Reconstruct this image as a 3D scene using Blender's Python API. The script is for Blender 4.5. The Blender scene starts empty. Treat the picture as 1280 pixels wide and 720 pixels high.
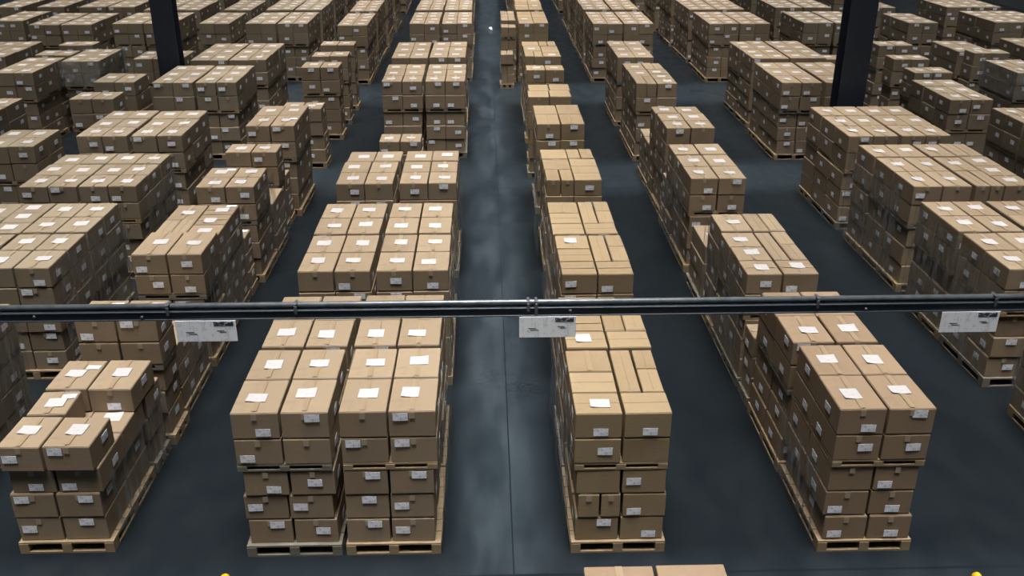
import bpy, bmesh, math, random
from mathutils import Vector, Matrix, noise
from mathutils.bvhtree import BVHTree
random.seed(11)
rnd = random.random
def jit(a): return (rnd() * 2 - 1) * a
scene = bpy.context.scene
COL = scene.collection

# ------------------------------------------------------------------ materials
def new_mat(name):
    m = bpy.data.materials.new(name); m.use_nodes = True
    nt = m.node_tree; nt.nodes.clear()
    out = nt.nodes.new('ShaderNodeOutputMaterial')
    b = nt.nodes.new('ShaderNodeBsdfPrincipled')
    nt.links.new(b.outputs[0], out.inputs[0])
    return m, nt, b, out
def N(nt, t, **kw):
    n = nt.nodes.new(t)
    for k, v in kw.items(): setattr(n, k, v)
    return n
def mixc(nt, fac, a, b, mode='MIX'):
    n = N(nt, 'ShaderNodeMix', data_type='RGBA', blend_type=mode)
    for s, v in ((n.inputs[0], fac), (n.inputs[6], a), (n.inputs[7], b)):
        if hasattr(v, 'is_linked') or hasattr(v, 'links'): nt.links.new(v, s)
        elif isinstance(v, (int, float)): s.default_value = v
        else: s.default_value = (*v, 1)
    return n.outputs[2]
def ramp(nt, src, p0, p1, c0=(0, 0, 0), c1=(1, 1, 1)):
    r = N(nt, 'ShaderNodeValToRGB'); e = r.color_ramp.elements
    e[0].position = p0; e[1].position = p1; e[0].color = (*c0, 1); e[1].color = (*c1, 1)
    nt.links.new(src, r.inputs[0]); return r.outputs[0]
def noise_tex(nt, scale, detail=3, coord='Object', vec_scale=None):
    tc = N(nt, 'ShaderNodeTexCoord'); n = N(nt, 'ShaderNodeTexNoise')
    n.inputs['Scale'].default_value = scale; n.inputs['Detail'].default_value = detail
    src = tc.outputs[coord]
    if vec_scale:
        mp = N(nt, 'ShaderNodeMapping'); mp.inputs['Scale'].default_value = vec_scale
        nt.links.new(src, mp.inputs[0]); src = mp.outputs[0]
    nt.links.new(src, n.inputs[0]); return n.outputs[0]

K1, K2, K3 = (.215, .156, .096), (.295, .222, .142), (.25, .19, .132)
def kraft(name, per_object, tint=(1, 1, 1)):
    KA, KB, KC = [tuple(a * b for a, b in zip(k, tint)) for k in (K1, K2, K3)]
    m, nt, b, out = new_mat(name)
    if per_object:
        oi = N(nt, 'ShaderNodeObjectInfo'); r = oi.outputs['Random']
    else:
        at = N(nt, 'ShaderNodeAttribute', attribute_name='tone'); r = at.outputs['Fac']
    c = mixc(nt, r, KA, KB)
    n1 = noise_tex(nt, 3.0, 4)
    c = mixc(nt, ramp(nt, n1, .35, .7), c, KC)
    # fine horizontal fluting of the board and a few scuffs
    n2 = noise_tex(nt, 9, 5, vec_scale=(1, 1, 5))
    c = mixc(nt, ramp(nt, n2, .55, .75, (0, 0, 0), (.35, .35, .35)), c, (.16, .115, .072))
    nt.links.new(c, b.inputs['Base Color'])
    b.inputs['Roughness'].default_value = .72
    b.inputs['Specular IOR Level'].default_value = .3
    return m
M = {}
TINT = {'tan': (1, 1, 1), 'yellow': (1.07, 1.04, .93), 'rosy': (.98, .92, .90), 'grey': (.88, .93, .97)}
for k, v in TINT.items():
    M['kraft_' + k] = kraft('kraft_board_' + k, True, v); M['pile_' + k] = kraft('kraft_pile_board_' + k, False, v)
TONES = ['tan', 'yellow', 'rosy', 'grey']
def tone_of(c):
    if c['row'] == 'R3' and c['c'][1] > 6: return 'yellow'
    if (c['row'] == 'R4' and c['c'][1] < 11) or (c['row'] == 'R3' and c['c'][1] < 6): return 'rosy'
    if c['row'][0] == 'L' or c['row'] in ('R6', 'R6b', 'R7', 'R8', 'R9a', 'R9b'): return 'grey'
    return 'tan'

def simple(name, col, rough=.6, metal=0, n=None):
    m, nt, b, out = new_mat(name)
    if n:
        sc, c2, lo, hi = n[:4]
        f = ramp(nt, noise_tex(nt, sc, 4, vec_scale=n[4] if len(n) > 4 else None), lo, hi)
        nt.links.new(mixc(nt, f, col, c2), b.inputs['Base Color'])
    else: b.inputs['Base Color'].default_value = (*col, 1)
    b.inputs['Roughness'].default_value = rough
    b.inputs['Metallic'].default_value = metal
    return m
M['wood'] = simple('pallet_pine', (.30, .22, .13), .7, n=(4, (.21, .155, .09), .35, .75, (1, 8, 8)))
M['wood_dull'] = simple('pallet_grey_pine', (.19, .17, .13), .8, n=(4, (.11, .10, .08), .35, .75, (1, 8, 8)))
M['steel_navy'] = simple('painted_navy_steel', (.012, .017, .028), .5, n=(2.5, (.018, .025, .038), .4, .7))
M['beam'] = simple('painted_blue_grey_steel', (.026, .036, .050), .38, n=(3, (.038, .050, .062), .45, .7, (.3, 2, 2)))
M['galv'] = simple('galvanised_steel', (.15, .165, .18), .38, .5, n=(12, (.09, .105, .115), .4, .7))
M['yellow'] = simple('safety_yellow_paint', (.85, .46, .01), .4, n=(8, (.7, .36, .01), .5, .8))
M['tape'] = simple('brown_packing_tape', (.27, .20, .125), .4)
M['tape_clear'] = simple('clear_packing_tape', (.36, .29, .21), .28)
M['dark_print'] = simple('dark_print', (.03, .03, .05), .5, n=(60, (.45, .45, .5), .55, .6, (1, 1, 1)))
M['scrap'] = simple('white_scrap', (.8, .8, .8), .6)
M['wall'] = simple('painted_wall_panel', (.16, .17, .18), .8, n=(.6, (.13, .14, .15), .4, .6))
M['ceiling'] = simple('ceiling_deck', (.10, .105, .11), .8, n=(.6, (.08, .085, .09), .4, .6))
M['white_post'] = simple('reflector_band', (.7, .7, .68), .4)

def label_mat(name, base, dark, sx, amount):
    """paper label with bar-code like printing"""
    m, nt, b, out = new_mat(name)
    tc = N(nt, 'ShaderNodeTexCoord'); mp = N(nt, 'ShaderNodeMapping'); mp.inputs['Scale'].default_value = (sx, sx * .12, sx * .12)
    nt.links.new(tc.outputs['Object'], mp.inputs[0])
    n = N(nt, 'ShaderNodeTexNoise'); n.inputs['Scale'].default_value = 1; n.inputs['Detail'].default_value = 1
    nt.links.new(mp.outputs[0], n.inputs[0])
    n2 = noise_tex(nt, 22, 2)
    f = ramp(nt, n.outputs[0], .50, .54)
    g = ramp(nt, n2, .5, .56, (0, 0, 0), (amount,) * 3)
    mul = mixc(nt, 1.0, f, g, 'MULTIPLY')
    nt.links.new(mixc(nt, mul, base, dark), b.inputs['Base Color'])
    b.inputs['Roughness'].default_value = .45
    return m
M['label'] = label_mat('white_shipping_label', (.46, .44, .44), (.30, .30, .34), 160, .4)
M['barcode'] = label_mat('barcode_label', (.84, .86, .92), (.08, .08, .12), 230, .5)
M['sign'] = label_mat('white_sign_plastic', (.88, .90, .93), (.4, .43, .47), 40, .35)

def film_mat(name='stretch_film', lo=.12, hi=.78):
    m, nt, b, out = new_mat(name)
    b.inputs['Base Color'].default_value = (.27, .28, .28, 1); b.inputs['Roughness'].default_value = .25
    tr = N(nt, 'ShaderNodeBsdfTransparent'); mix = N(nt, 'ShaderNodeMixShader')
    n = noise_tex(nt, 5, 3, vec_scale=(2.4, 2.4, .45))
    f = ramp(nt, n, .45, .70, (lo,) * 3, (hi,) * 3)
    nt.links.new(f, mix.inputs[0]); nt.links.new(tr.outputs[0], mix.inputs[1]); nt.links.new(b.outputs[0], mix.inputs[2])
    bp = N(nt, 'ShaderNodeBump'); bp.inputs['Strength'].default_value = .8; bp.inputs['Distance'].default_value = .05
    nt.links.new(n, bp.inputs['Height']); nt.links.new(bp.outputs[0], b.inputs['Normal'])
    nt.links.new(mix.outputs[0], out.inputs[0])
    return m
M['film'] = film_mat()
M['film_heavy'] = film_mat('milky_stretch_film', .3, .85)

def floor_mat():
    m, nt, b, out = new_mat('sealed_dark_concrete')
    tc = N(nt, 'ShaderNodeTexCoord')
    n1 = noise_tex(nt, .45, 5, vec_scale=(1.6, .5, 1)); n2 = noise_tex(nt, 2.2, 5, vec_scale=(1.5, .8, 1))
    c = mixc(nt, ramp(nt, n1, .35, .68), (.0052, .0078, .0102), (.0080, .0115, .0150))
    # pale scuffed lanes of traffic wear, with aisle reflection also painted into the colour
    sep = N(nt, 'ShaderNodeSeparateXYZ'); nt.links.new(tc.outputs['Object'], sep.inputs[0])
    def math_(op, a, bb=None):
        k = N(nt, 'ShaderNodeMath', operation=op)
        for i, v in enumerate((a, bb)):
            if v is None: continue
            if isinstance(v, (int, float)): k.inputs[i].default_value = v
            else: nt.links.new(v, k.inputs[i])
        return k.outputs[0]
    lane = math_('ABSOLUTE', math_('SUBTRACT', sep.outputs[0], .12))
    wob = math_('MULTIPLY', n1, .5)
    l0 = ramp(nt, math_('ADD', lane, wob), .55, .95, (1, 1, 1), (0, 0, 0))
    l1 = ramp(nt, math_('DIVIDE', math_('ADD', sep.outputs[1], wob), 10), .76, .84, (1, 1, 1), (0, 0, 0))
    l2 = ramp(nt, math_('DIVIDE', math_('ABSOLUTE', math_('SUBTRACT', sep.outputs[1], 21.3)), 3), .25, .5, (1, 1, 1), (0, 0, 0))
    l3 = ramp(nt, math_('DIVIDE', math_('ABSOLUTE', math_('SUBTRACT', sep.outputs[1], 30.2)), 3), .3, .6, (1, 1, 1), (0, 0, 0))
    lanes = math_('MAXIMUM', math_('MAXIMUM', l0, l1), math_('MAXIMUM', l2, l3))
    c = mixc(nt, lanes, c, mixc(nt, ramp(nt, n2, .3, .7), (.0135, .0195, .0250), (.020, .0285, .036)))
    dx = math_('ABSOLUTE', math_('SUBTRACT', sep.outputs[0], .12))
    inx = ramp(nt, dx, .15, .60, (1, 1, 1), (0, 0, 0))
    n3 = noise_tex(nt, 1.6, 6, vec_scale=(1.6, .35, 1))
    wear_sheen = mixc(nt, 1.0, inx, ramp(nt, n3, .42, .78), 'MULTIPLY')
    c = mixc(nt, wear_sheen, c, (.048, .061, .072))  # pale aisle blotches: floor reflection put into the colour along with wear
    # saw-cut slab joints
    def joint(src, off, period, w):
        q = math_('PINGPONG', math_('SUBTRACT', src, off), period / 2)
        return math_('LESS_THAN', q, w)
    j = math_('MAXIMUM', joint(sep.outputs[1], 7.72, 6.4, .018), joint(sep.outputs[0], .23, 6.4, .008))
    c = mixc(nt, j, c, (.008, .011, .014))
    nt.links.new(c, b.inputs['Base Color'])
    rr = ramp(nt, n2, .3, .75, (.30,) * 3, (.46,) * 3)
    nt.links.new(rr, b.inputs['Roughness'])
    b.inputs['Specular IOR Level'].default_value = .27
    bp = N(nt, 'ShaderNodeBump'); bp.inputs['Strength'].default_value = .12; bp.inputs['Distance'].default_value = .02
    nt.links.new(n2, bp.inputs['Height']); nt.links.new(bp.outputs[0], b.inputs['Normal'])
    return m
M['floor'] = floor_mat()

# ------------------------------------------------------------------ mesh helpers
def bx(bm, x0, x1, y0, y1, z0, z1, mat=None):
    vs = [bm.verts.new((x, y, z)) for x in (x0, x1) for y in (y0, y1) for z in (z0, z1)]
    fs = []
    for a in ((0, 1, 3, 2), (4, 6, 7, 5), (0, 4, 5, 1), (2, 3, 7, 6), (0, 2, 6, 4), (1, 5, 7, 3)):
        fs.append(bm.faces.new([vs[i] for i in a]))
    return vs, fs
def bevel(bm, w, seg=1):
    bmesh.ops.bevel(bm, geom=bm.edges[:], offset=w, segments=seg, affect='EDGES', profile=.6)
def mesh(name, bm, mat, smooth=False):
    me = bpy.data.meshes.new(name); bmesh.ops.recalc_face_normals(bm, faces=bm.faces[:])
    bm.to_mesh(me); bm.free(); me.materials.append(mat)
    if smooth:
        for p in me.polygons: p.use_smooth = True
    return me
def obj(name, me, parent=None, loc=(0, 0, 0), rot=(0, 0, 0)):
    o = bpy.data.objects.new(name, me); COL.objects.link(o)
    o.location = loc; o.rotation_euler = rot
    if parent: o.parent = parent
    return o
def tag(o, label, cat, group=None, kind=None):
    o['label'] = label; o['category'] = cat
    if group: o['group'] = group
    if kind: o['kind'] = kind
    return o
def cyl(bm, p0, p1, r, seg=16):
    p0, p1 = Vector(p0), Vector(p1); d = p1 - p0
    mt = Matrix.Translation((p0 + p1) / 2) @ d.to_track_quat('Z', 'Y').to_matrix().to_4x4()
    bmesh.ops.create_cone(bm, cap_ends=True, segments=seg, radius1=r, radius2=r, depth=d.length, matrix=mt)

# ------------------------------------------------------------------ camera
f, cx, cy = 1183.0, 640.0, 360.0
pitch = math.atan(530 / f); yaw = math.atan(35 / (f / math.cos(pitch))); H = 6.72
CAMP = Vector((0, 0, H))
Fv = Vector((math.sin(yaw) * math.cos(pitch), math.cos(yaw) * math.cos(pitch), -math.sin(pitch)))
Rv = Vector((math.cos(yaw), -math.sin(yaw), 0)); Uv = Rv.cross(Fv)
cam = bpy.data.cameras.new('camera'); cam.lens = 36 * f / 1280; cam.sensor_width = 36; cam.clip_end = 300
co = bpy.data.objects.new('camera', cam); COL.objects.link(co)
co.location = CAMP; co.rotation_euler = (-Fv).to_track_quat('Z', 'Y').to_euler()
co.matrix_world = Matrix.Translation(CAMP) @ Matrix((Rv, Uv, -Fv)).transposed().to_4x4()
scene.camera = co

# ------------------------------------------------------------------ room
XW, Y0, Y1, ZC = 27.0, -9.0, 66.0, 10.5
def struct(name, box, mat):
    bm = bmesh.new(); bx(bm, *box); o = obj(name, mesh(name, bm, mat)); o['kind'] = 'structure'; return o
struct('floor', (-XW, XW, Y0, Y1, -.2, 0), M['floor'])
struct('ceiling', (-XW, XW, Y0, Y1, ZC, ZC + .2), M['ceiling'])
struct('wall_left', (-XW - .2, -XW, Y0, Y1, 0, ZC), M['wall'])
struct('wall_right', (XW, XW + .2, Y0, Y1, 0, ZC), M['wall'])
struct('wall_back', (-XW, XW, Y1, Y1 + .2, 0, ZC), M['wall'])
struct('wall_front', (-XW, XW, Y0 - .2, Y0, 0, ZC), M['wall'])

# ------------------------------------------------------------------ layout of the loads
CARTONS = []   # dicts: box centre, dims, row, stack index, layer-from-top, pos
PALLETS = []
STACKN = {}
ROWS = {
 'Pa': 'centre double row, left half', 'Pb': 'centre double row, aisle half',
 'R1': 'single stepped row on the left', 'R3': 'row right of the main aisle',
 'R4': 'second row right of main aisle', 'R4b': 'far side of second right row',
 'R5a': 'right double row, left half', 'R5b': 'right double row, right half', 'R5c': 'odd row beside the right column',
 'L2a': 'left double row, outer half', 'L2b': 'left double row, inner half',
 'L3': 'single row beyond the left column', 'L4a': 'outer left block, far half', 'L4b': 'outer left block, near half',
 'L5a': 'fifth row left, outer half', 'L5b': 'fifth row left, inner half', 'L6': 'sixth row from the aisle, left', 'L7': 'outermost left row',
 'R6': 'single row beyond the right column', 'R6b': 'row just outside the right column row', 'R7': 'outer right row',
 'R8': 'eighth row, far right', 'R9a': 'outermost right double row, inner half', 'R9b': 'outermost right double row, outer half',
 'X': 'narrow pile jutting into the aisle'}
PATCH = [  # carton footprints of an irregularly packed layer, on a 1 x 1.42 pallet
 [(0, 0, .5, .44), (0, .44, .5, .46), (0, .90, .5, .52), (.5, 0, .5, .44), (.5, .44, .25, .98), (.75, .44, .25, .52), (.75, .96, .25, .46)],
 [(0, 0, .26, .71), (.26, 0, .24, .71), (.5, 0, .5, .47), (.5, .47, .5, .47), (.5, .94, .5, .48), (0, .71, .5, .71)],
 [(0, 0, .5, .47), (0, .47, .25, .95), (.25, .47, .25, .95), (.5, 0, .5, .36), (.5, .36, .5, .36), (.5, .72, .25, .70), (.75, .72, .25, .70)]]
ORD = ['nearest', 'second', 'third', 'fourth', 'fifth', 'sixth', 'seventh', 'eighth', 'ninth', 'tenth', 'eleventh', 'twelfth', 'thirteenth', 'fourteenth', 'fifteenth', 'sixteenth', 'seventeenth', 'eighteenth', 'nineteenth', 'twentieth'] + ['twenty-' + q for q in ('first', 'second', 'third', 'fourth', 'fifth', 'sixth', 'seventh', 'eighth', 'ninth')] + ['thirtieth'] + ['thirty-' + q for q in ('first', 'second', 'third', 'fourth', 'fifth', 'sixth')]
def add_layer(row, sid, x, y, w, d, z, h, lay, pat, ovx=0.0):
    """one layer of cartons on one pallet; returns nothing, appends cartons"""
    rects = []
    if pat == 'grid':
        nx, ny = 2, max(1, round(d / .71))
        for i in range(nx):
            for k in range(ny): rects.append((x + i * w / nx, y + k * d / ny, w / nx, d / ny))
    else:
        sx, sy = w, d / 1.42
        if d < 1.1:
            rects = [(x, y, w * .5, d), (x + w * .5, y, w * .25, d), (x + w * .75, y, w * .25, d)] if lay % 2 else [(x, y, w * .5, d), (x + w * .5, y, w * .5, d)]
        else:
            for (a, b, c, e) in PATCH[{1: 0, 2: 2}.get(lay, lay % 3) if pat == 'patch' else (1 if lay == 1 else lay % 3)]:
                rects.append((x + a * sx, y + b * sy, c * sx, e * sy))
    cxm, cym = x + w / 2, y + d / 2
    names = {}
    for r in rects:
        rx, ry = r[0] + r[2] / 2 - cxm, r[1] + r[3] / 2 - cym
        fb = 'front' if r[1] < y + .02 else ('back' if r[1] + r[3] > y + d - .02 else 'middle')
        if d < 1.1: fb = ''
        if len(rects) > 4:
            lr = 'right edge' if (rx > w * .3) else 'right' if rx > 0.01 else ('left edge' if rx < -w * .3 else 'left')
        else: lr = 'right' if rx > 0 else 'left'
        nm = (fb + ' ' + lr).strip()
        k = 1
        while nm in names: nm = ('inner ' if k == 1 else 'further ') + nm; k += 1
        names[nm] = 1
        g = .014
        CARTONS.append(dict(c=(r[0] + r[2] / 2 + jit(.003), r[1] + r[3] / 2 + jit(.003), z + .002), s=(r[2] - g, r[3] - g, h - .004),
                            row=row, sid=sid, lay=lay, pos=nm, a=jit(.007), front=r[1] < y + .02, back=r[1] + r[3] > y + d - .02,
                            left=r[0] < x + .02, right=r[0] + r[2] > x + w - .02))
def add_group(row, x, y, y1, h=.308, low=3, up=2, pat='grid', w=1.0):
    """a run of loads from y to y1; each pallet is two carton cells deep"""
    n = max(1, round((y1 - y) / .75)); cell = (y1 - y) / n; k = 0
    while k < n:
        m = 2 if n - k >= 2 else 1
        sid = STACKN.get(row, 0); STACKN[row] = sid + 1
        ya, d = y + k * cell, cell * m
        z = 0.0
        total = low + up
        jx = jit(.012)
        PALLETS.append(dict(x=x + .5 * 0 + jx, y=ya, w=w, d=d - .03, z=0, hh=.14, row=row, sid=sid, lev='lower' if up else 'only'))
        z = .14
        for l in range(low):
            add_layer(row, sid, x + jx + .025 + jit(.022), ya + .03 + jit(.014), w - .05, d - .06, z, h, total - l, pat); z += h
        if up:
            jx += jit(.014)
            PALLETS.append(dict(x=x + jx + .02, y=ya + .03, w=w - .04, d=d - .06, z=z, hh=.08, row=row, sid=sid, lev='upper'))
            z += .08
            for l in range(up):
                add_layer(row, sid, x + jx + .005, ya + .022, w - .01, d - .05, z, h, up - l, pat); z += h
        k += m
G = add_group
# centre double row
for row, x in (('Pa', -2.585), ('Pb', -1.535)):
    G(row, x, 8.08, 10.93); G(row, x, 11.66, 14.5); G(row, x, 15.46, 17.5)
    if row == 'Pa': G(row, x + .12, 20.75, 21.5, .3, 3, 0)
    G(row, x + .02, 23.0, 25.2, .34); G(row, x, 26.1, 28.6, .34)
    G(row, x + .06, 32.1, 34.8, .34); G(row, x + .06, 35.3, 38.1, .34); G(row, x + .06, 38.7, 41.4, .34); G(row, x, 42.4, 45.2, .34); G(row, x, 48.0, 52.0, .34)
# row right of the aisle
G('R3', .70, 4.38, 5.82, .31, 3, 2, 'patch2', 1.12)
G('R3', .84, 8.05, 10.88, .30, 3, 2, 'patch'); G('R3', .95, 11.57, 14.6, .30, 3, 2, 'patch'); G('R3', 1.0, 15.7, 17.7, .30, 3, 2, 'patch2')
G('R3', 1.0, 18.8, 20.5, .34); G('R3', .94, 21.25, 21.95, .34, 3, 2); G('R3', 1.0, 22.35, 23.1, .32, 3, 2)
G('R3', 1.0, 24.3, 25.0, .34); G('R3', 1.04, 26.2, 28.6, .34, 3, 2, 'patch2')
G('X', .46, 31.0, 31.75, .32, 3, 0, 'grid', .46); G('X', .5, 31.9, 32.6, .32, 4, 1, 'grid', .50); G('X', .5, 32.8, 35.0, .34, 3, 2, 'grid', .50)
G('R3', 1.07, 32.1, 34.8, .34); G('R3', 1.07, 35.3, 38.1, .34); G('R3', 1.07, 38.7, 41.4, .34); G('R3', 1.07, 42.4, 45.2, .34); G('R3', 1.07, 48.0, 52.0, .34)
# second row right
x = 3.47
G('R4', x, 8.0, 10.9); G('R4', x, 10.95, 11.45, .3, 3, 0); G('R4', x, 11.5, 13.95, .3, 3, 2, 'patch'); G('R4', x + .02, 14.2, 15.3, .3, 3, 0)
G('R4', x + .04, 15.6, 17.85); G('R4', x + .04, 17.9, 18.35, .3, 3, 0); G('R4', x + .10, 18.4, 20.3, .34); G('R4', x + .1, 20.4, 21.8, .3, 3, 0)
G('R4', x + .12, 22.6, 25.2, .34, 3, 2, 'patch2'); G('R4', x + .1, 26.0, 28.6, .34)
for row, xx in (('R4', 3.53), ('R4b', 4.57)):
    G(row, xx, 31.9, 34.7, .34); G(row, xx, 35.3, 38.1, .34); G(row, xx, 38.7, 41.4, .34); G(row, xx, 42.4, 45.2, .34); G(row, xx, 48.0, 52.0, .34)
# right double row
for row, xx in (('R5a', 6.92), ('R5b', 7.96)):
    G(row, xx, 7.9, 10.75, .3); G(row, xx, 11.4, 14.25, .315); G(row, xx + .06, 14.65, 17.25, .335, 3, 2, 'patch2' if row == 'R5b' else 'grid')
    G(row, xx + .06, 17.7, 20.2, .34); G(row, xx + .2, 22.6, 25.2, .34); G(row, xx + .3, 25.75, 28.5, .34)
    G(row, xx + .45, 31.8, 34.6, .34); G(row, xx + .45, 35.2, 38.0, .34); G(row, xx + .45, 38.7, 41.4, .34); G(row, xx + .45, 42.4, 45.2, .34); G(row, xx + .45, 48.0, 52.0, .34)
G('R5c', 9.5, 26.6, 27.3, .3, 3, 2, 'grid', .9)
# left single row (stepped)
x = -5.02
G('R1', x, 8.2, 9.62, .3, 3, 0); G('R1', x, 9.64, 10.2, .3, 3, 0)
for (px_, py, w_, d_, nm) in ((-5.0, 8.15, .45, .60, 'front left'), (-4.545, 8.15, .5, .58, 'front right'), (-4.98, 8.82, .43, .50, 'middle left'), (-5.0, 9.36, .48, .68, 'back left'), (-4.515, 9.34, .5, .70, 'back right')):
    CARTONS.append(dict(c=(px_ + w_ / 2, py + d_ / 2 + (.04 if 'front' in nm else 0), 1.046), s=(w_ - .01, d_ - .01, .30), row='R1', sid=0, lay=0, pos=nm, a=jit(.03), front=True, back=True, left=True, right=True))
G('R1', x + .04, 10.25, 10.87); G('R1', x, 10.9, 12.2, .3, 3, 0)
G('R1', x + .04, 12.3, 13.25, .31); G('R1', x, 13.3, 14.75, .29, 3, 2, 'patch2'); G('R1', x, 14.8, 15.28, .3, 3, 0)
G('R1', x + .1, 15.35, 16.5); G('R1', x + .1, 16.55, 17.55, .3, 3, 0); G('R1', x + .02, 17.6, 18.25, .3); G('R1', x + .02, 18.3, 18.75, .3, 3, 0)
G('R1', x + .14, 18.8, 20.6, .34); G('R1', x + .15, 22.2, 22.95, .33, 4, 0)
G('R1', x + .2, 24.8, 25.6, .34); G('R1', x + .2, 26.4, 27.1, .34); G('R1', x + .2, 28.1, 28.8, .34)
for a, b in ((31.8, 34.6), (35.1, 38.0), (38.7, 41.4), (42.4, 45.2), (48, 52)): G('R1', x + .15, a, b, .34)
# left double row
for row, xx in (('L2a', -7.99), ('L2b', -6.96)):
    G(row, xx, 8.0, 10.9, .3); G(row, xx, 11.98, 14.75, .3, 3, 2, 'patch2' if row == 'L2a' else 'grid'); G(row, xx, 15.56, 17.6, .3)
    G(row, xx + .02, 18.1, 20.2, .34); G(row, xx - .08, 23.0, 25.2, .34); G(row, xx + .05, 25.9, 28.5, .34)
    for a, b in ((32.3, 34.9), (35.5, 38.2), (38.7, 41.4), (42.4, 45.2), (48, 52)): G(row, xx + .05, a, b, .34)
# far left rows
x = -9.45
G('L3', x, 13.2, 15.9, .34); G('L3', x, 17.4, 18.7, .34); G('L3', x + .1, 21.3, 22.1, .34); G('L3', x - .05, 23.1, 24.2, .34); G('L3', x - .1, 26.1, 27.3, .34); G('L3', x - .1, 27.35, 28.5, .30)
for a, b in ((32.3, 34.9), (35.5, 38.2), (38.7, 41.4), (42.4, 45.2), (48, 52)): G('L3', x, a, b, .34)
for row, xx in (('L4a', -12.45), ('L4b', -11.42)):
    G(row, xx, 16.0, 18.2, .34); G(row, xx, 18.9, 21.5, .34)
    if row == 'L4a': G(row, xx, 24.3, 26.4, .34); G(row, xx, 26.75, 27.5, .34); G(row, xx, 28.3, 29.0, .34)
    else: G(row, xx + .06, 25.8, 27.7, .34)
    for a, b in ((32.4, 35.0), (35.6, 38.3), (39.0, 41.6), (43, 46)): G(row, xx + .1, a, b, .34)
for row, xx in (('L5a', -14.98), ('L5b', -13.94)):
    G(row, xx, 23.2, 25.6, .34)
    G(row, xx - .2, 26.5, 29.0, .34)
    for a, b in ((32.2, 34.9), (36.4, 39.0), (40, 43)): G(row, xx, a, b, .34)
for a, b in ((28.0, 30.2), (33.1, 35.4), (36.5, 39.1), (40, 43)): G('L6', -16.55, a, b, .34)
for a, b in ((32.2, 35), (36.5, 39.1)): G('L7', -18.1, a, b, .34)
# far right rows
G('R6', 10.75, 13.5, 16.6, .34); G('R6', 10.9, 17.3, 20.0, .34); G('R6', 10.35, 20.7, 22.9, .34); G('R6', 10.8, 23.7, 24.45, .34); G('R6', 11.0, 25.5, 26.2, .34); G('R6', 11.4, 27.6, 28.4, .34)
for row, xx in (('R6', 10.55), ('R6b', 11.6)):
    for a, b in ((31.9, 34.6), (35.6, 38.3), (39.0, 41.7), (43, 46)): G(row, xx + (.1 if a > 35 else 0), a, b, .34)
G('R7', 13.5, 20.0, 22.6, .34); G('R7', 13.4, 23.6, 25.4, .34); G('R7', 13.3, 25.8, 26.45, .36); G('R7', 13.25, 26.6, 28.4, .34)
for a, b in ((31.8, 34.1), (35.4, 38), (39, 42)): G('R7', 14.0, a, b, .34)
for a, b in ((26.2, 28.8),): G('R8', 15.5, a, b, .34); G('R9a', 16.9, a, b, .34)
for row, xx in (('R9a', 16.95), ('R9b', 17.98)):
    for a, b in ((31.9, 34.6), (35.5, 38.1)): G(row, xx, a, b, .34)

# ------------------------------------------------------------------ which cartons show largest (ray count from the viewpoint)
def rays():
    vs, ps, own = [], [], []
    def put(b, idx):
        n = len(vs); x0, x1, y0, y1, z0, z1 = b
        vs.extend([(x, y, z) for x in (x0, x1) for y in (y0, y1) for z in (z0, z1)])
        for a in ((0, 1, 3, 2), (4, 6, 7, 5), (0, 4, 5, 1), (2, 3, 7, 6), (0, 2, 6, 4), (1, 5, 7, 3)):
            ps.append([n + i for i in a]); own.append(idx)
    for i, c in enumerate(CARTONS):
        (X, Y, Z), (w, d, h) = c['c'], c['s']; put((X - w / 2, X + w / 2, Y - d / 2, Y + d / 2, Z, Z + h), ('c', i))
    for i, p in enumerate(PALLETS): put((p['x'], p['x'] + p['w'], p['y'], p['y'] + p['d'], p['z'], p['z'] + p['hh']), ('p', i))
    put((-9, 9, 6.45, 6.6, 3.52, 3.66), ('b', 0))
    t = BVHTree.FromPolygons(vs, ps)
    cnt = {}
    for j in range(0, 240):
        for i in range(0, 426):
            u, v = (i + .5) * 1280 / 426, (j + .5) * 720 / 240
            d = (Fv + Rv * ((u - cx) / f) - Uv * ((v - cy) / f)).normalized()
            hit = t.ray_cast(CAMP, d)
            if hit[2] is not None: cnt[own[hit[2]]] = cnt.get(own[hit[2]], 0) + 1
    return cnt
CNT = rays()
order = sorted(range(len(CARTONS)), key=lambda i: -CNT.get(('c', i), 0))
BIG = set(order[:300])

# ------------------------------------------------------------------ cartons
def carton_bm(bm, s, seed, detail, mat4=None):
    """closed carton: bevelled body, two top flaps with a gap between them, slightly bulged panels"""
    w, d, h = s
    t = bmesh.new()
    bx(t, -w / 2, w / 2, -d / 2, d / 2, 0, h - (.006 if detail else 0))
    if detail:
        bmesh.ops.bevel(t, geom=t.edges[:], offset=.009, segments=2, affect='EDGES', profile=.6)
        along_y = d >= w
        g = .004
        o1, _ = (None, None)
        if along_y:
            bx(t, -w / 2 + .006, -g, -d / 2 + .006, d / 2 - .006, h - .012, h)
            bx(t, g, w / 2 - .006, -d / 2 + .006, d / 2 - .006, h - .012, h - .001)
        else:
            bx(t, -w / 2 + .006, w / 2 - .006, -d / 2 + .006, -g, h - .012, h)
            bx(t, -w / 2 + .006, w / 2 - .006, g, d / 2 - .006, h - .012, h - .001)
        r = random.Random(seed)
        off = Vector((r.random() * 50, r.random() * 50, r.random() * 50))
        for v in t.verts:
            k = noise.noise(v.co * 3.0 + off); k2 = noise.noise(v.co * 3.1 - off)
            top = v.co.z / h
            v.co.x += k * .0035 * top; v.co.y += k2 * .0035 * top; v.co.z += (k * .003 - .0045) * top
    if mat4 is not None: t.transform(mat4)
    return t
def quad_plate(w, d, t=.0015):
    bm = bmesh.new(); bx(bm, -w / 2, w / 2, -d / 2, d / 2, 0, t); return bm
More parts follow.
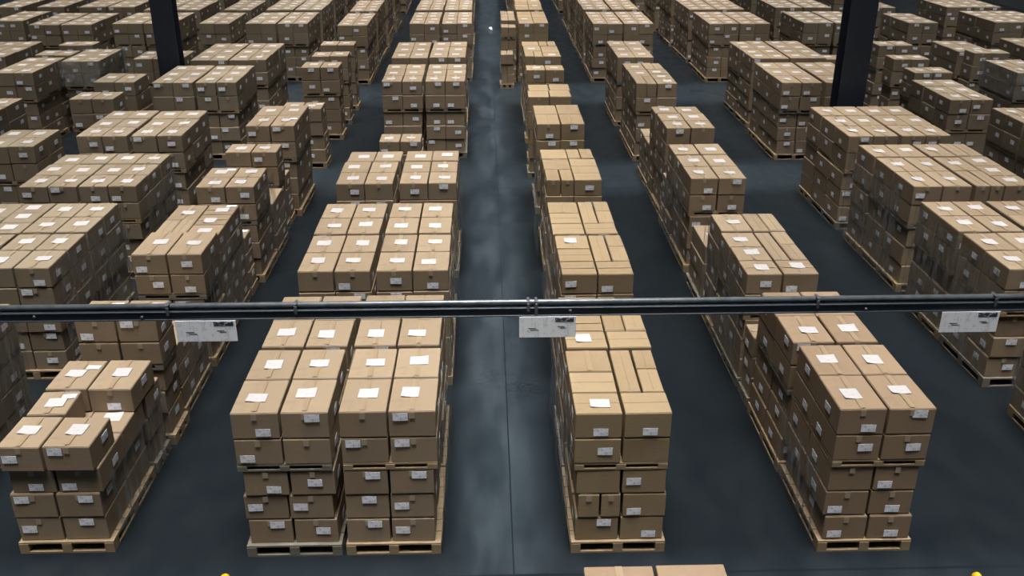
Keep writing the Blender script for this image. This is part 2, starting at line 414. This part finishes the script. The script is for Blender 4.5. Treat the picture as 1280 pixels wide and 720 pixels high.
def sheet(w, d, seed, t=.0012):
    """thin paper rectangle with one lifted corner, lying in xy"""
    bm = bmesh.new(); nx = 5
    r = random.Random(seed); cxx, cyy = r.choice((-1, 1)), r.choice((-1, 1))
    top = [[bm.verts.new((w * (i / (nx - 1) - .5), d * (j / (nx - 1) - .5), t + .006 * max(0, (cxx * (i / (nx - 1) - .5) + cyy * (j / (nx - 1) - .5)) - .55) * 4)) for j in range(nx)] for i in range(nx)]
    bot = [[bm.verts.new((v.co.x, v.co.y, v.co.z - t)) for v in row] for row in top]
    for i in range(nx - 1):
        for j in range(nx - 1):
            bm.faces.new((top[i][j], top[i + 1][j], top[i + 1][j + 1], top[i][j + 1]))
            bm.faces.new((bot[i][j], bot[i][j + 1], bot[i + 1][j + 1], bot[i + 1][j]))
    for i in range(nx - 1):
        bm.faces.new((top[i][0], bot[i][0], bot[i + 1][0], top[i + 1][0])); bm.faces.new((top[i][-1], top[i + 1][-1], bot[i + 1][-1], bot[i][-1]))
        bm.faces.new((top[0][i], top[0][i + 1], bot[0][i + 1], bot[0][i])); bm.faces.new((top[-1][i], bot[-1][i], bot[-1][i + 1], top[-1][i + 1]))
    return bm
LABEL_TOP = [mesh('shipping_label', sheet(a, b, k), M['label']) for k, (a, b) in enumerate(((.20, .18), (.20, .16), (.18, .20)))]
LABEL_SMALL = mesh('barcode_label', quad_plate(.15, .085, .002), M['barcode'])
TAPES = {}
def tape_mesh(L):
    k = int(L * 20) / 20
    if k not in TAPES:
        TAPES[k] = mesh('packing_tape', quad_plate(.055, k, .0012), M['tape'])
    return TAPES[k]
TAB = mesh('packing_tape', quad_plate(.055, .07, .0015), M['tape_clear'])
CM = {}
def covered(c):
    """is another carton or pallet sitting on this one"""
    zt = c['c'][2] + c['s'][2]
    for o in NEAR.get((round(c['c'][0]), round(c['c'][1])), []):
        if abs(o[0] - c['c'][0]) < o[3] * .5 and abs(o[1] - c['c'][1]) < o[4] * .5 and -.02 < o[2] - zt < .06: return True
    return False
NEAR = {}
for c in CARTONS:
    e = (*c['c'], c['s'][0] + .1, c['s'][1] + .1)
    for a in (-1, 0, 1):
        for b in (-1, 0, 1): NEAR.setdefault((round(c['c'][0]) + a, round(c['c'][1]) + b), []).append(e)
for p in PALLETS:
    if p['z'] > .1:
        X, Y = p['x'] + p['w'] / 2, p['y'] + p['d'] / 2
        e = (X, Y, p['z'], p['w'] + .1, p['d'] + .1)
        for a in (-1, 0, 1):
            for b in (-1, 0, 1): NEAR.setdefault((round(X) + a, round(Y) + b), []).append(e)
def label_specs(c, r):
    """[(kind, local position, euler)] for the labels a carton carries"""
    w, d, h = c['s']; L = []
    if not covered(c):
        big = c['row'] not in ('R3',) and min(w, d) > .38
        if c['row'] == 'R3': big = r.random() < .30 and min(w, d) > .3
        if big: L.append(('top', (r.uniform(-.04, .04), r.uniform(-.05, .05), h + .001), (0, 0, r.uniform(-.05, .05))))
        if (c['row'] == 'R1' and r.random() < .3): L.append(('tops', (w * .28, r.uniform(.1, .16), h + .001), (0, 0, r.uniform(-.1, .1))))
    if c['front'] and r.random() < .86 and w > .3:
        zz = r.choice((h * .78, h * .5, h * .25)); xx = r.choice((-w * .24, w * .16, w * .05))
        L.append(('front', (xx, -d / 2 - .004, zz), (math.pi / 2, 0, r.uniform(-.03, .03))))
    if c['right'] and c['c'][0] < 1 and r.random() < .9: L.append(('front', (w / 2 + .004, r.uniform(-.2, .2) * d, h * r.uniform(.3, .7)), (math.pi / 2, 0, math.pi / 2)))
    if c['left'] and c['c'][0] > .5 and r.random() < .9: L.append(('front', (-w / 2 - .004, r.uniform(-.2, .2) * d, h * r.uniform(.3, .7)), (math.pi / 2, 0, -math.pi / 2)))
    return L
LAYER = {0: 'on the very top', 1: 'top layer', 2: 'second layer down', 3: 'third layer down', 4: 'fourth layer down', 5: 'fifth layer down'}
def layer_word(c):
    t = None
    return LAYER[c['lay']]
TOPS = {}
used_labels = set()
GROUPS = {}
for i in sorted(BIG):
    c = CARTONS[i]; w, d, h = c['s']; r = random.Random(i * 7 + 3)
    key = (round(w, 2), round(d, 2), round(h, 2), r.randrange(4), tone_of(c))
    if key not in CM: CM[key] = mesh('carton', carton_bm(bmesh.new(), (key[0] - .010, key[1] - .010, h - .002), int(key[0] * 100 + key[1] * 1000 + key[3] * 7), True), M['kraft_' + key[4]])
    o = obj('carton', CM[key], None, c['c'], (0, 0, c['a']))
    size = 'narrow' if min(w, d) < .3 else ('squat' if max(w, d) < .46 else 'tan')
    lab = '%s carton, %s, %s, %s load, %s' % (size, c['pos'], LAYER[c['lay']], ORD[c['sid']], ROWS[c['row']])
    if lab in used_labels: lab = lab.replace('carton,', 'smaller carton,')
    used_labels.add(lab)
    if len(lab.split()) > 16: print('LONG', lab)
    tag(o, lab, 'cardboard box', 'cartons stacked in the ' + ROWS[c['row']])
    for kind, p, e in label_specs(c, r):
        me = {'top': LABEL_TOP[i % 3], 'tops': LABEL_SMALL, 'front': LABEL_SMALL}[kind]
        obj('shipping_label' if kind == 'top' else 'barcode_label', me, o, p, e)
    if not covered(c):
        L = max(w, d) - .03
        if min(w, d) > .3 and (c['row'] != 'R3' or i % 3 == 0): obj('packing_tape', tape_mesh(L), o, (0, 0, h + .0004), (0, 0, 0 if d >= w else math.pi / 2))
    if c['front'] and d >= w: obj('packing_tape', TAB, o, (0, -d / 2 - .003, h - .05), (math.pi / 2, 0, 0))

# all remaining cartons: one uncounted pile
bm = bmesh.new(); lb = bmesh.new()
tone = bm.faces.layers.float.new('tone_f')
def append(dst, src_me): dst.from_mesh(src_me)
verts, faces, tones, pmi = [], [], [], []
lv, lf, lmi = [], [], []
def box_into(V, Fa, mt, x0, x1, y0, y1, z0, z1, ins=0):
    n = len(V)
    if ins:
        for (z, q) in ((z0, 0), (z1 - ins, 0), (z1, ins)):
            for (a, b_) in ((x0 + q, y0 + q), (x1 - q, y0 + q), (x1 - q, y1 - q), (x0 + q, y1 - q)): V.append(mt @ Vector((a, b_, z)))
        for k in (0, 4):
            for e in range(4): Fa.append((n + k + e, n + k + (e + 1) % 4, n + k + 4 + (e + 1) % 4, n + k + 4 + e))
        Fa.append((n + 8, n + 9, n + 10, n + 11)); Fa.append((n + 3, n + 2, n + 1, n))
        return 10
    for z in (z0, z1):
        for (a, b_) in ((x0, y0), (x1, y0), (x1, y1), (x0, y1)): V.append(mt @ Vector((a, b_, z)))
    for e in range(4): Fa.append((n + e, n + (e + 1) % 4, n + 4 + (e + 1) % 4, n + 4 + e))
    Fa.append((n + 4, n + 5, n + 6, n + 7)); Fa.append((n + 3, n + 2, n + 1, n))
    return 6
for i, c in enumerate(CARTONS):
    if i in BIG: continue
    w, d, h = c['s']; r = random.Random(i * 7 + 3)
    mt = Matrix.Translation(c['c']) @ Matrix.Rotation(c['a'], 4, 'Z')
    dz = r.uniform(-.012, .0)
    nf = box_into(verts, faces, mt, -w / 2, w / 2, -d / 2, d / 2, 0, h + dz, .01)
    if not covered(c) and d >= w:
        for (a, b_) in ((-w / 2 + .012, -.006), (.006, w / 2 - .012)): nf += box_into(verts, faces, mt, a, b_, -d / 2 + .012, d / 2 - .012, h + dz, h + dz + .004)
    tones += [r.random()] * nf; pmi += [TONES.index(tone_of(c))] * nf
    for kind, p, e in label_specs(c, r):
        from mathutils import Euler
        lm = mt @ Matrix.Translation(Vector(p) + Vector((0, 0, dz + .005 if kind == 'top' else 0))) @ Euler(e).to_matrix().to_4x4()
        a, b_ = ((.10, .10) if kind == 'top' else (.075, .043))
        k = box_into(lv, lf, lm, -a, a, -b_, b_, 0, .002); lmi += [0 if kind == 'top' else 1] * k
bm.free(); lb.free()
me = bpy.data.meshes.new('carton_pile'); me.from_pydata([tuple(v) for v in verts], [], faces)
at = me.attributes.new('tone', 'FLOAT', 'FACE'); at.data.foreach_set('value', tones)
for k in TONES: me.materials.append(M['pile_' + k])
me.polygons.foreach_set('material_index', pmi)
pile = obj('carton_pile', me)
tag(pile, 'remaining tan cartons on pallets filling the deeper rows of the warehouse floor', 'cardboard boxes', kind='stuff')
me = bpy.data.meshes.new('shipping_labels'); me.from_pydata([tuple(v) for v in lv], [], lf)
me.materials.append(M['label']); me.materials.append(M['barcode'])
me.polygons.foreach_set('material_index', lmi)
lo = obj('shipping_label', me, pile); lo['kind'] = 'stuff'; lo['label'] = 'white paper labels on the distant cartons'

# ------------------------------------------------------------------ pallets
def pallet_parts(w, d, hh):
    t = .022 if hh > .13 else .02
    deck = bmesh.new(); n = max(3, round(d / .19)); bw = d / n
    for k in range(n): bx(deck, 0, w, k * bw + .005, (k + 1) * bw - .005, hh - t, hh)
    run = bmesh.new()
    bx(run, 0, .09, 0, d, t, hh - t)
    # notches suggested by three blocks per runner: central openings for the forks
    bot = []
    for k in range(3):
        xx = (w - .1) * k / 2; q = bmesh.new(); bx(q, xx, xx + .1, .1, d - .1, 0, t); bot.append(q)
    for y in (0, d - .098): q = bmesh.new(); bx(q, 0, w, y, y + .098, 0, t); bot.append(q)
    blocks = []
    for xx in (0, w / 2 - .05, w - .10):
        b = bmesh.new()
        for k in range(3):
            y = (d - .14) * k / 2; bx(b, xx, xx + .10, y, y + .14, t, hh - t - .018)
        bx(b, xx, xx + .10, 0, d, hh - t - .018, hh - t)
        blocks.append(b)
    run.free()
    return deck, blocks, bot
PM = {}
def pallet_mesh(w, d, hh, mat, whole):
    k = (round(w, 2), round(d, 2), hh, mat, whole)
    if k not in PM:
        deck, blocks, bot = pallet_parts(k[0], k[1], hh)
        if whole:
            for b in blocks + bot:
                tmp = bpy.data.meshes.new('t'); b.to_mesh(tmp); deck.from_mesh(tmp); b.free(); bpy.data.meshes.remove(tmp)
            PM[k] = (mesh('pallet', deck, M[mat]),)
        else: PM[k] = (mesh('deck', deck, M[mat]), [mesh('runner', b, M[mat]) for b in blocks], [mesh('bottom_board', b, M[mat]) for b in bot])
    return PM[k]
vis = sorted(range(len(PALLETS)), key=lambda i: -CNT.get(('p', i), 0))
rank = {p: k for k, p in enumerate(vis)}
rest = []
for i, p in enumerate(PALLETS):
    r = random.Random(i + 900)
    hide = rank[i] >= 299
    mat = 'wood' if r.random() < .6 else 'wood_dull'
    if (p['row'], p['sid']) in (('Pb', 0), ('R4', 0), ('R1', 0), ('R3', 1)): mat = 'wood'
    if (p['row'], p['sid']) == ('Pa', 0): mat = 'wood_dull'
    if hide: rest.append((p, mat)); continue
    lab = '%s wooden pallet, %s, %s load, %s' % ('pale' if mat == 'wood' else 'greyish', {'lower': 'on the floor', 'upper': 'between two tiers', 'only': 'under a single tier'}[p['lev']], ORD[p['sid']], ROWS[p['row']])
    loc = (p['x'], p['y'], p['z'])
    if CNT.get(('p', i), 0) >= 4:
        e = bpy.data.objects.new('pallet', None); COL.objects.link(e); e.location = loc
        dk, rn, bt = pallet_mesh(p['w'], p['d'], p['hh'], mat, False)
        obj('deck', dk, e)
        for q in rn: obj('runner', q, e)
        for q in bt: obj('bottom_board', q, e)
    else: e = obj('pallet', pallet_mesh(p['w'], p['d'], p['hh'], mat, True)[0], None, loc)
    tag(e, lab, 'pallet', 'pallets under the ' + ROWS[p['row']])
if rest:
    bm = bmesh.new()
    for p, mat in rest:
        me = pallet_mesh(p['w'], p['d'], p['hh'], 'wood_dull', True)[0].copy(); me.transform(Matrix.Translation((p['x'], p['y'], p['z']))); bm.from_mesh(me); bpy.data.meshes.remove(me)
    tag(obj('pallet_pile', mesh('pallet_pile', bm, M['wood_dull'])), 'remaining wooden pallets carrying the deeper rows of cartons', 'pallets', kind='stuff')

# ------------------------------------------------------------------ stretch film hanging on aisle sides
def film(x, y0, y1, z0, z1, side, seed, label):
    bm = bmesh.new(); nx, nz = 36, 12; r = random.Random(seed); o = Vector((r.random() * 40, 3, 7)); g = []
    for i in range(nx):
        row = []
        for k in range(nz):
            y = y0 + (y1 - y0) * i / (nx - 1); z = z0 + (z1 - z0) * k / (nz - 1)
            dx = .034 + .016 * noise.noise(Vector((y * 6, z * .9, 0)) + o) + .006 * noise.noise(Vector((y * 17, z * 2, 0)) + o)
            row.append(bm.verts.new((x + side * dx, y, z + .05 * noise.noise(Vector((y * 2, 0, 0)) + o) * (k / nz))))
        g.append(row)
    for i in range(nx - 1):
        for k in range(nz - 1): bm.faces.new((g[i][k], g[i + 1][k], g[i + 1][k + 1], g[i][k + 1]))
    tag(obj('stretch_wrap', mesh('stretch_wrap', bm, M['film'], True)), label, 'plastic wrap', 'clear film on the aisle sides of the loads')
def wrapped(x0, x1, y0, y1, z0, z1, seed, label):
    """film wound right round a load, sagging over its top edge"""
    bm = bmesh.new(); o = Vector((seed, 2.3, 5.1)); g = []; n = 56; nz = 14; m = .035
    P = [(x0 - m, y0 - m), (x1 + m, y0 - m), (x1 + m, y1 + m), (x0 - m, y1 + m)]
    L = [x1 - x0, y1 - y0, x1 - x0, y1 - y0]; tot = sum(L)
    for i in range(n):
        q = tot * i / n; k = 0
        while q > L[k]: q -= L[k]; k += 1
        a, b = P[k], P[(k + 1) % 4]; px_, py_ = a[0] + (b[0] - a[0]) * q / L[k], a[1] + (b[1] - a[1]) * q / L[k]
        nx, ny = ((0, -1), (1, 0), (0, 1), (-1, 0))[k]; col = []
        for j in range(nz):
            z = z0 + (z1 - z0) * j / (nz - 1); dd = .02 + .02 * noise.noise(Vector((px_ * 5, py_ * 5, z * 9)) + o)
            col.append(bm.verts.new((px_ + nx * dd, py_ + ny * dd, z)))
        g.append(col)
    for i in range(n):
        for j in range(nz - 1): bm.faces.new((g[i][j], g[(i + 1) % n][j], g[(i + 1) % n][j + 1], g[i][j + 1]))
    tag(obj('stretch_wrap', mesh('stretch_wrap', bm, M['film_heavy'], True)), label, 'plastic wrap', 'thick milky film wound round whole loads')
wrapped(-11.36, -10.36, 25.8, 27.7, 1.26, 1.93, 3, 'shiny bluish film wound round a load, outer left block behind the left column')
wrapped(13.4, 14.4, 23.6, 25.4, 1.26, 1.93, 8, 'shiny bluish film wound round a load in the outer right row')
def films(row, x, side, spans, where):
    for k, (a, b, zt) in enumerate(spans):
        film(x, a + .02, b - .02, .16, zt - .03, side, sum(map(ord, row)) + k * 5, 'crinkled clear film, %s, %s section from front' % (where, ORD[k]))
films('R3', .83, -1, ((8.05, 9.45, 1.76), (9.47, 10.86, 1.76)), 'aisle side, near part right of main aisle'); films('R3b', .93, -1, ((11.57, 14.55, 1.76), (15.75, 17.65, 1.76)), 'aisle side, deeper right of main aisle')
films('Pb', -.53, 1, ((8.1, 10.9, 1.74), (11.7, 14.45, 1.74), (15.5, 17.45, 1.74)), 'aisle side of centre double row')
films('R1', -3.985, 1, ((8.25, 10.15, 1.0), (10.9, 12.15, 1.03), (12.3, 14.7, 1.70)), 'right side of stepped left row')
films('R1b', -3.88, 1, ((15.4, 16.5, 1.70), (16.6, 17.5, 1.03)), 'deeper right side of stepped left row')
films('R5', 6.885, -1, ((7.95, 10.7, 1.74), (11.45, 14.2, 1.76), (14.75, 17.2, 1.85)), 'left side of right double row')
films('L2', -5.93, 1, ((8.05, 10.85, 1.74), (12.0, 14.7, 1.74), (15.6, 17.5, 1.74)), 'inner side of left double row')
films('R4', 3.44, -1, ((8.0, 9.4, 1.03), (11.5, 13.9, 1.74), (15.6, 17.8, 1.74)), 'left side of second right row')

# ------------------------------------------------------------------ cross beam, conduit and signs
BY, BZ0, BZ1 = 6.50, 3.565, 3.640
bm = bmesh.new()
bx(bm, -9, 9, BY, BY + .11, BZ0, BZ0 + .012); bx(bm, -9, 9, BY, BY + .11, BZ1 - .012, BZ1); bx(bm, -9, 9, BY + .01, BY + .022, BZ0, BZ1)
bevel(bm, .003)
beam = obj('steel_beam', mesh('steel_beam', bm, M['beam']))
tag(beam, 'blue-grey horizontal steel beam crossing in front of the pallet rows', 'beam')
for sx in (-8.2, 8.2):
    b = bmesh.new(); cyl(b, (sx, BY + .092, BZ1), (sx, BY + .092, ZC - .002), .012); obj('hanger_rod', mesh('hanger_rod', b, M['galv']), beam)
for k, sx in enumerate((-3.42, -2.62, .62, 2.9)):
    b = bmesh.new(); bmesh.ops.create_uvsphere(b, u_segments=12, v_segments=8, radius=.014, matrix=Matrix.Translation((sx, BY + .008, BZ1 - .045 if k % 2 else BZ1 - .03))); obj('bolt', mesh('bolt', b, M['galv'], True), beam)
bm = bmesh.new()
pr = .023; pz = BZ1 + pr + .004
cyl(bm, (-9, BY + .045, pz), (9, BY + .045, pz), pr, 14)
pipe = obj('conduit_pipe', mesh('conduit_pipe', bm, M['galv'], True))
tag(pipe, 'thin galvanised conduit pipe clipped along the top of the steel beam', 'pipe')
for sx in (-2.42, -1.46, .30, .36, 2.52, 3.9):
    b = bmesh.new(); bx(b, sx - .012, sx + .012, BY - .007, BY - .002, BZ1 - .03 if sx != .36 else BZ1 - .06, pz + .01); bx(b, sx - .012, sx + .012, BY - .006, BY + .078, pz + pr + .001, pz + pr + .005)
    bevel(b, .002); obj('clip', mesh('clip', b, M['galv']), pipe)
def sign(px0, px1, lab, tilt=0):
    # sign width from where its edges stand along the beam
    def xat(u):
        d = Fv + Rv * ((u - cx) / f) - Uv * ((398 - cy) / f); t = (BY - .004) / d.y; return CAMP.x + d.x * t
    x0, x1 = xat(px0), xat(px1); w = x1 - x0; hgt = .176
    e = bpy.data.objects.new('row_sign', None); COL.objects.link(e); e.location = ((x0 + x1) / 2, BY - .006, BZ0 + .003)
    b = bmesh.new(); bx(b, -w / 2, w / 2, -.004, 0, -hgt, 0); bevel(b, .001); obj('board', mesh('board', b, M['sign']), e)
    b = bmesh.new(); bx(b, w * .13, w * .46, -.0055, -.004, -.045, -.010); o = obj('header_print', mesh('header_print', b, M['dark_print']), e); o['label'] = 'dark printed block with pale lettering'
    for (a, c, zz) in ((-.34, -.20, -.10), (-.30, -.16, -.115), (.18, .30, -.088), (.22, .33, -.100)):
        b = bmesh.new(); bx(b, w * a, w * c, -.0052, -.004, zz, zz + .006); obj('small_print', mesh('small_print', b, M['galv']), e)
    tag(e, lab, 'sign', 'white row signs hung on the steel beam')
sign(218, 294, 'white row sign under the beam, leftmost, in front of the left row')
sign(649, 720, 'white row sign under the beam, middle, over the main aisle edge')
sign(1176, 1248, 'white row sign under the beam, rightmost, in front of the right double row')

# ------------------------------------------------------------------ columns
def column(x, y, w, label):
    e = bpy.data.objects.new('steel_column', None); COL.objects.link(e); e.location = (x, y, 0)
    b = bmesh.new(); t = .03; hw = w / 2
    bx(b, -hw, hw, -hw * .8, -hw * .8 + t, .03, ZC); bx(b, -hw, hw, hw * .8 - t, hw * .8, .03, ZC); bx(b, -t / 2, t / 2, -hw * .8 + t, hw * .8 - t, .03, ZC)
    bevel(b, .004); obj('shaft', mesh('shaft', b, M['steel_navy']), e)
    b = bmesh.new(); bx(b, -hw - .05, hw + .05, -hw, hw, 0, .03)
    for sx in (-1, 1):
        for sy in (-1, 1): cyl(b, (sx * (hw + .01), sy * (hw - .05), .03), (sx * (hw + .01), sy * (hw - .05), .07), .018, 8)
    obj('base_plate', mesh('base_plate', b, M['steel_navy']), e)
    tag(e, label, 'column', 'dark steel roof columns')
column(-8.33, 25.55, .56, 'dark navy steel column rising among the left double row')
column(8.22, 21.25, .60, 'dark navy steel column standing behind the right double row')

# ------------------------------------------------------------------ bollards and scrap
def bollard(x, y, label):
    b = bmesh.new(); cyl(b, (0, 0, .02), (0, 0, .945), .045, 20)
    bmesh.ops.create_uvsphere(b, u_segments=20, v_segments=10, radius=.045, matrix=Matrix.Translation((0, 0, .945)))
    e = bpy.data.objects.new('safety_bollard', None); COL.objects.link(e); e.location = (x, y, 0)
    obj('post', mesh('post', b, M['yellow'], True), e)
    b = bmesh.new(); cyl(b, (0, 0, .6), (0, 0, .7), .0465, 20); obj('reflector_band', mesh('reflector_band', b, M['white_post'], True), e)
    b = bmesh.new(); cyl(b, (0, 0, 0), (0, 0, .02), .10, 24); obj('base', mesh('base', b, M['yellow'], True), e)
    tag(e, label, 'bollard', 'yellow safety bollards at the cross aisle')
bollard(-2.36, 6.66, 'thin yellow bollard tip at bottom edge, before centre double row')
bollard(4.30, 6.50, 'thin yellow bollard tip at bottom edge, right of second right row')
b = bmesh.new(); bmesh.ops.create_icosphere(b, subdivisions=2, radius=.09)
for v in b.verts: v.co *= 1 + .5 * noise.noise(v.co * 14); v.co.z = max(0, v.co.z * .9 + .05)
tag(obj('paper_scrap', mesh('paper_scrap', b, M['scrap']), None, (.22, 43.0, 0)), 'small crumpled white scrap lying on the main aisle floor far back', 'litter')

# ------------------------------------------------------------------ light
w = bpy.data.worlds.new('world'); scene.world = w; w.use_nodes = True
w.node_tree.nodes['Background'].inputs[0].default_value = (.5, .6, .7, 1); w.node_tree.nodes['Background'].inputs[1].default_value = .004
def area(x, y, z, sx, sy, power, col, tilt, spread):
    l = bpy.data.lights.new('high_bay_light', 'AREA'); l.shape = 'RECTANGLE'; l.size = sx; l.size_y = sy
    l.energy = power; l.color = col; l.spread = math.radians(spread)
    o = bpy.data.objects.new('high_bay_light', l); COL.objects.link(o); o.location = (x, y, z); o.rotation_euler = (math.radians(tilt), 0, 0)
for iy, y in enumerate(range(-7, 64, 4)):
    for x in (-24, -18, -12, -6, 0, 6, 12, 18, 24):
        k = 1.1 if x == 0 else (1.0 if abs(x) == 6 else .85)
        area(x, y, ZC - .5, 5.6, 3.7, 172 * k, (1.0, .98, .95), 6, 36)

scene.view_settings.view_transform = 'Standard'; scene.view_settings.look = 'None'
scene.view_settings.exposure = 0.0; scene.view_settings.gamma = 1.0; scene.view_settings.use_curve_mapping = False
print('cartons', len(CARTONS), 'pallets', len(PALLETS), 'visible cartons', sum(1 for k in CNT if k[0] == 'c'), 'visible pallets', sum(1 for k in CNT if k[0] == 'p'), 'smallest', CNT.get(('c', order[299])))
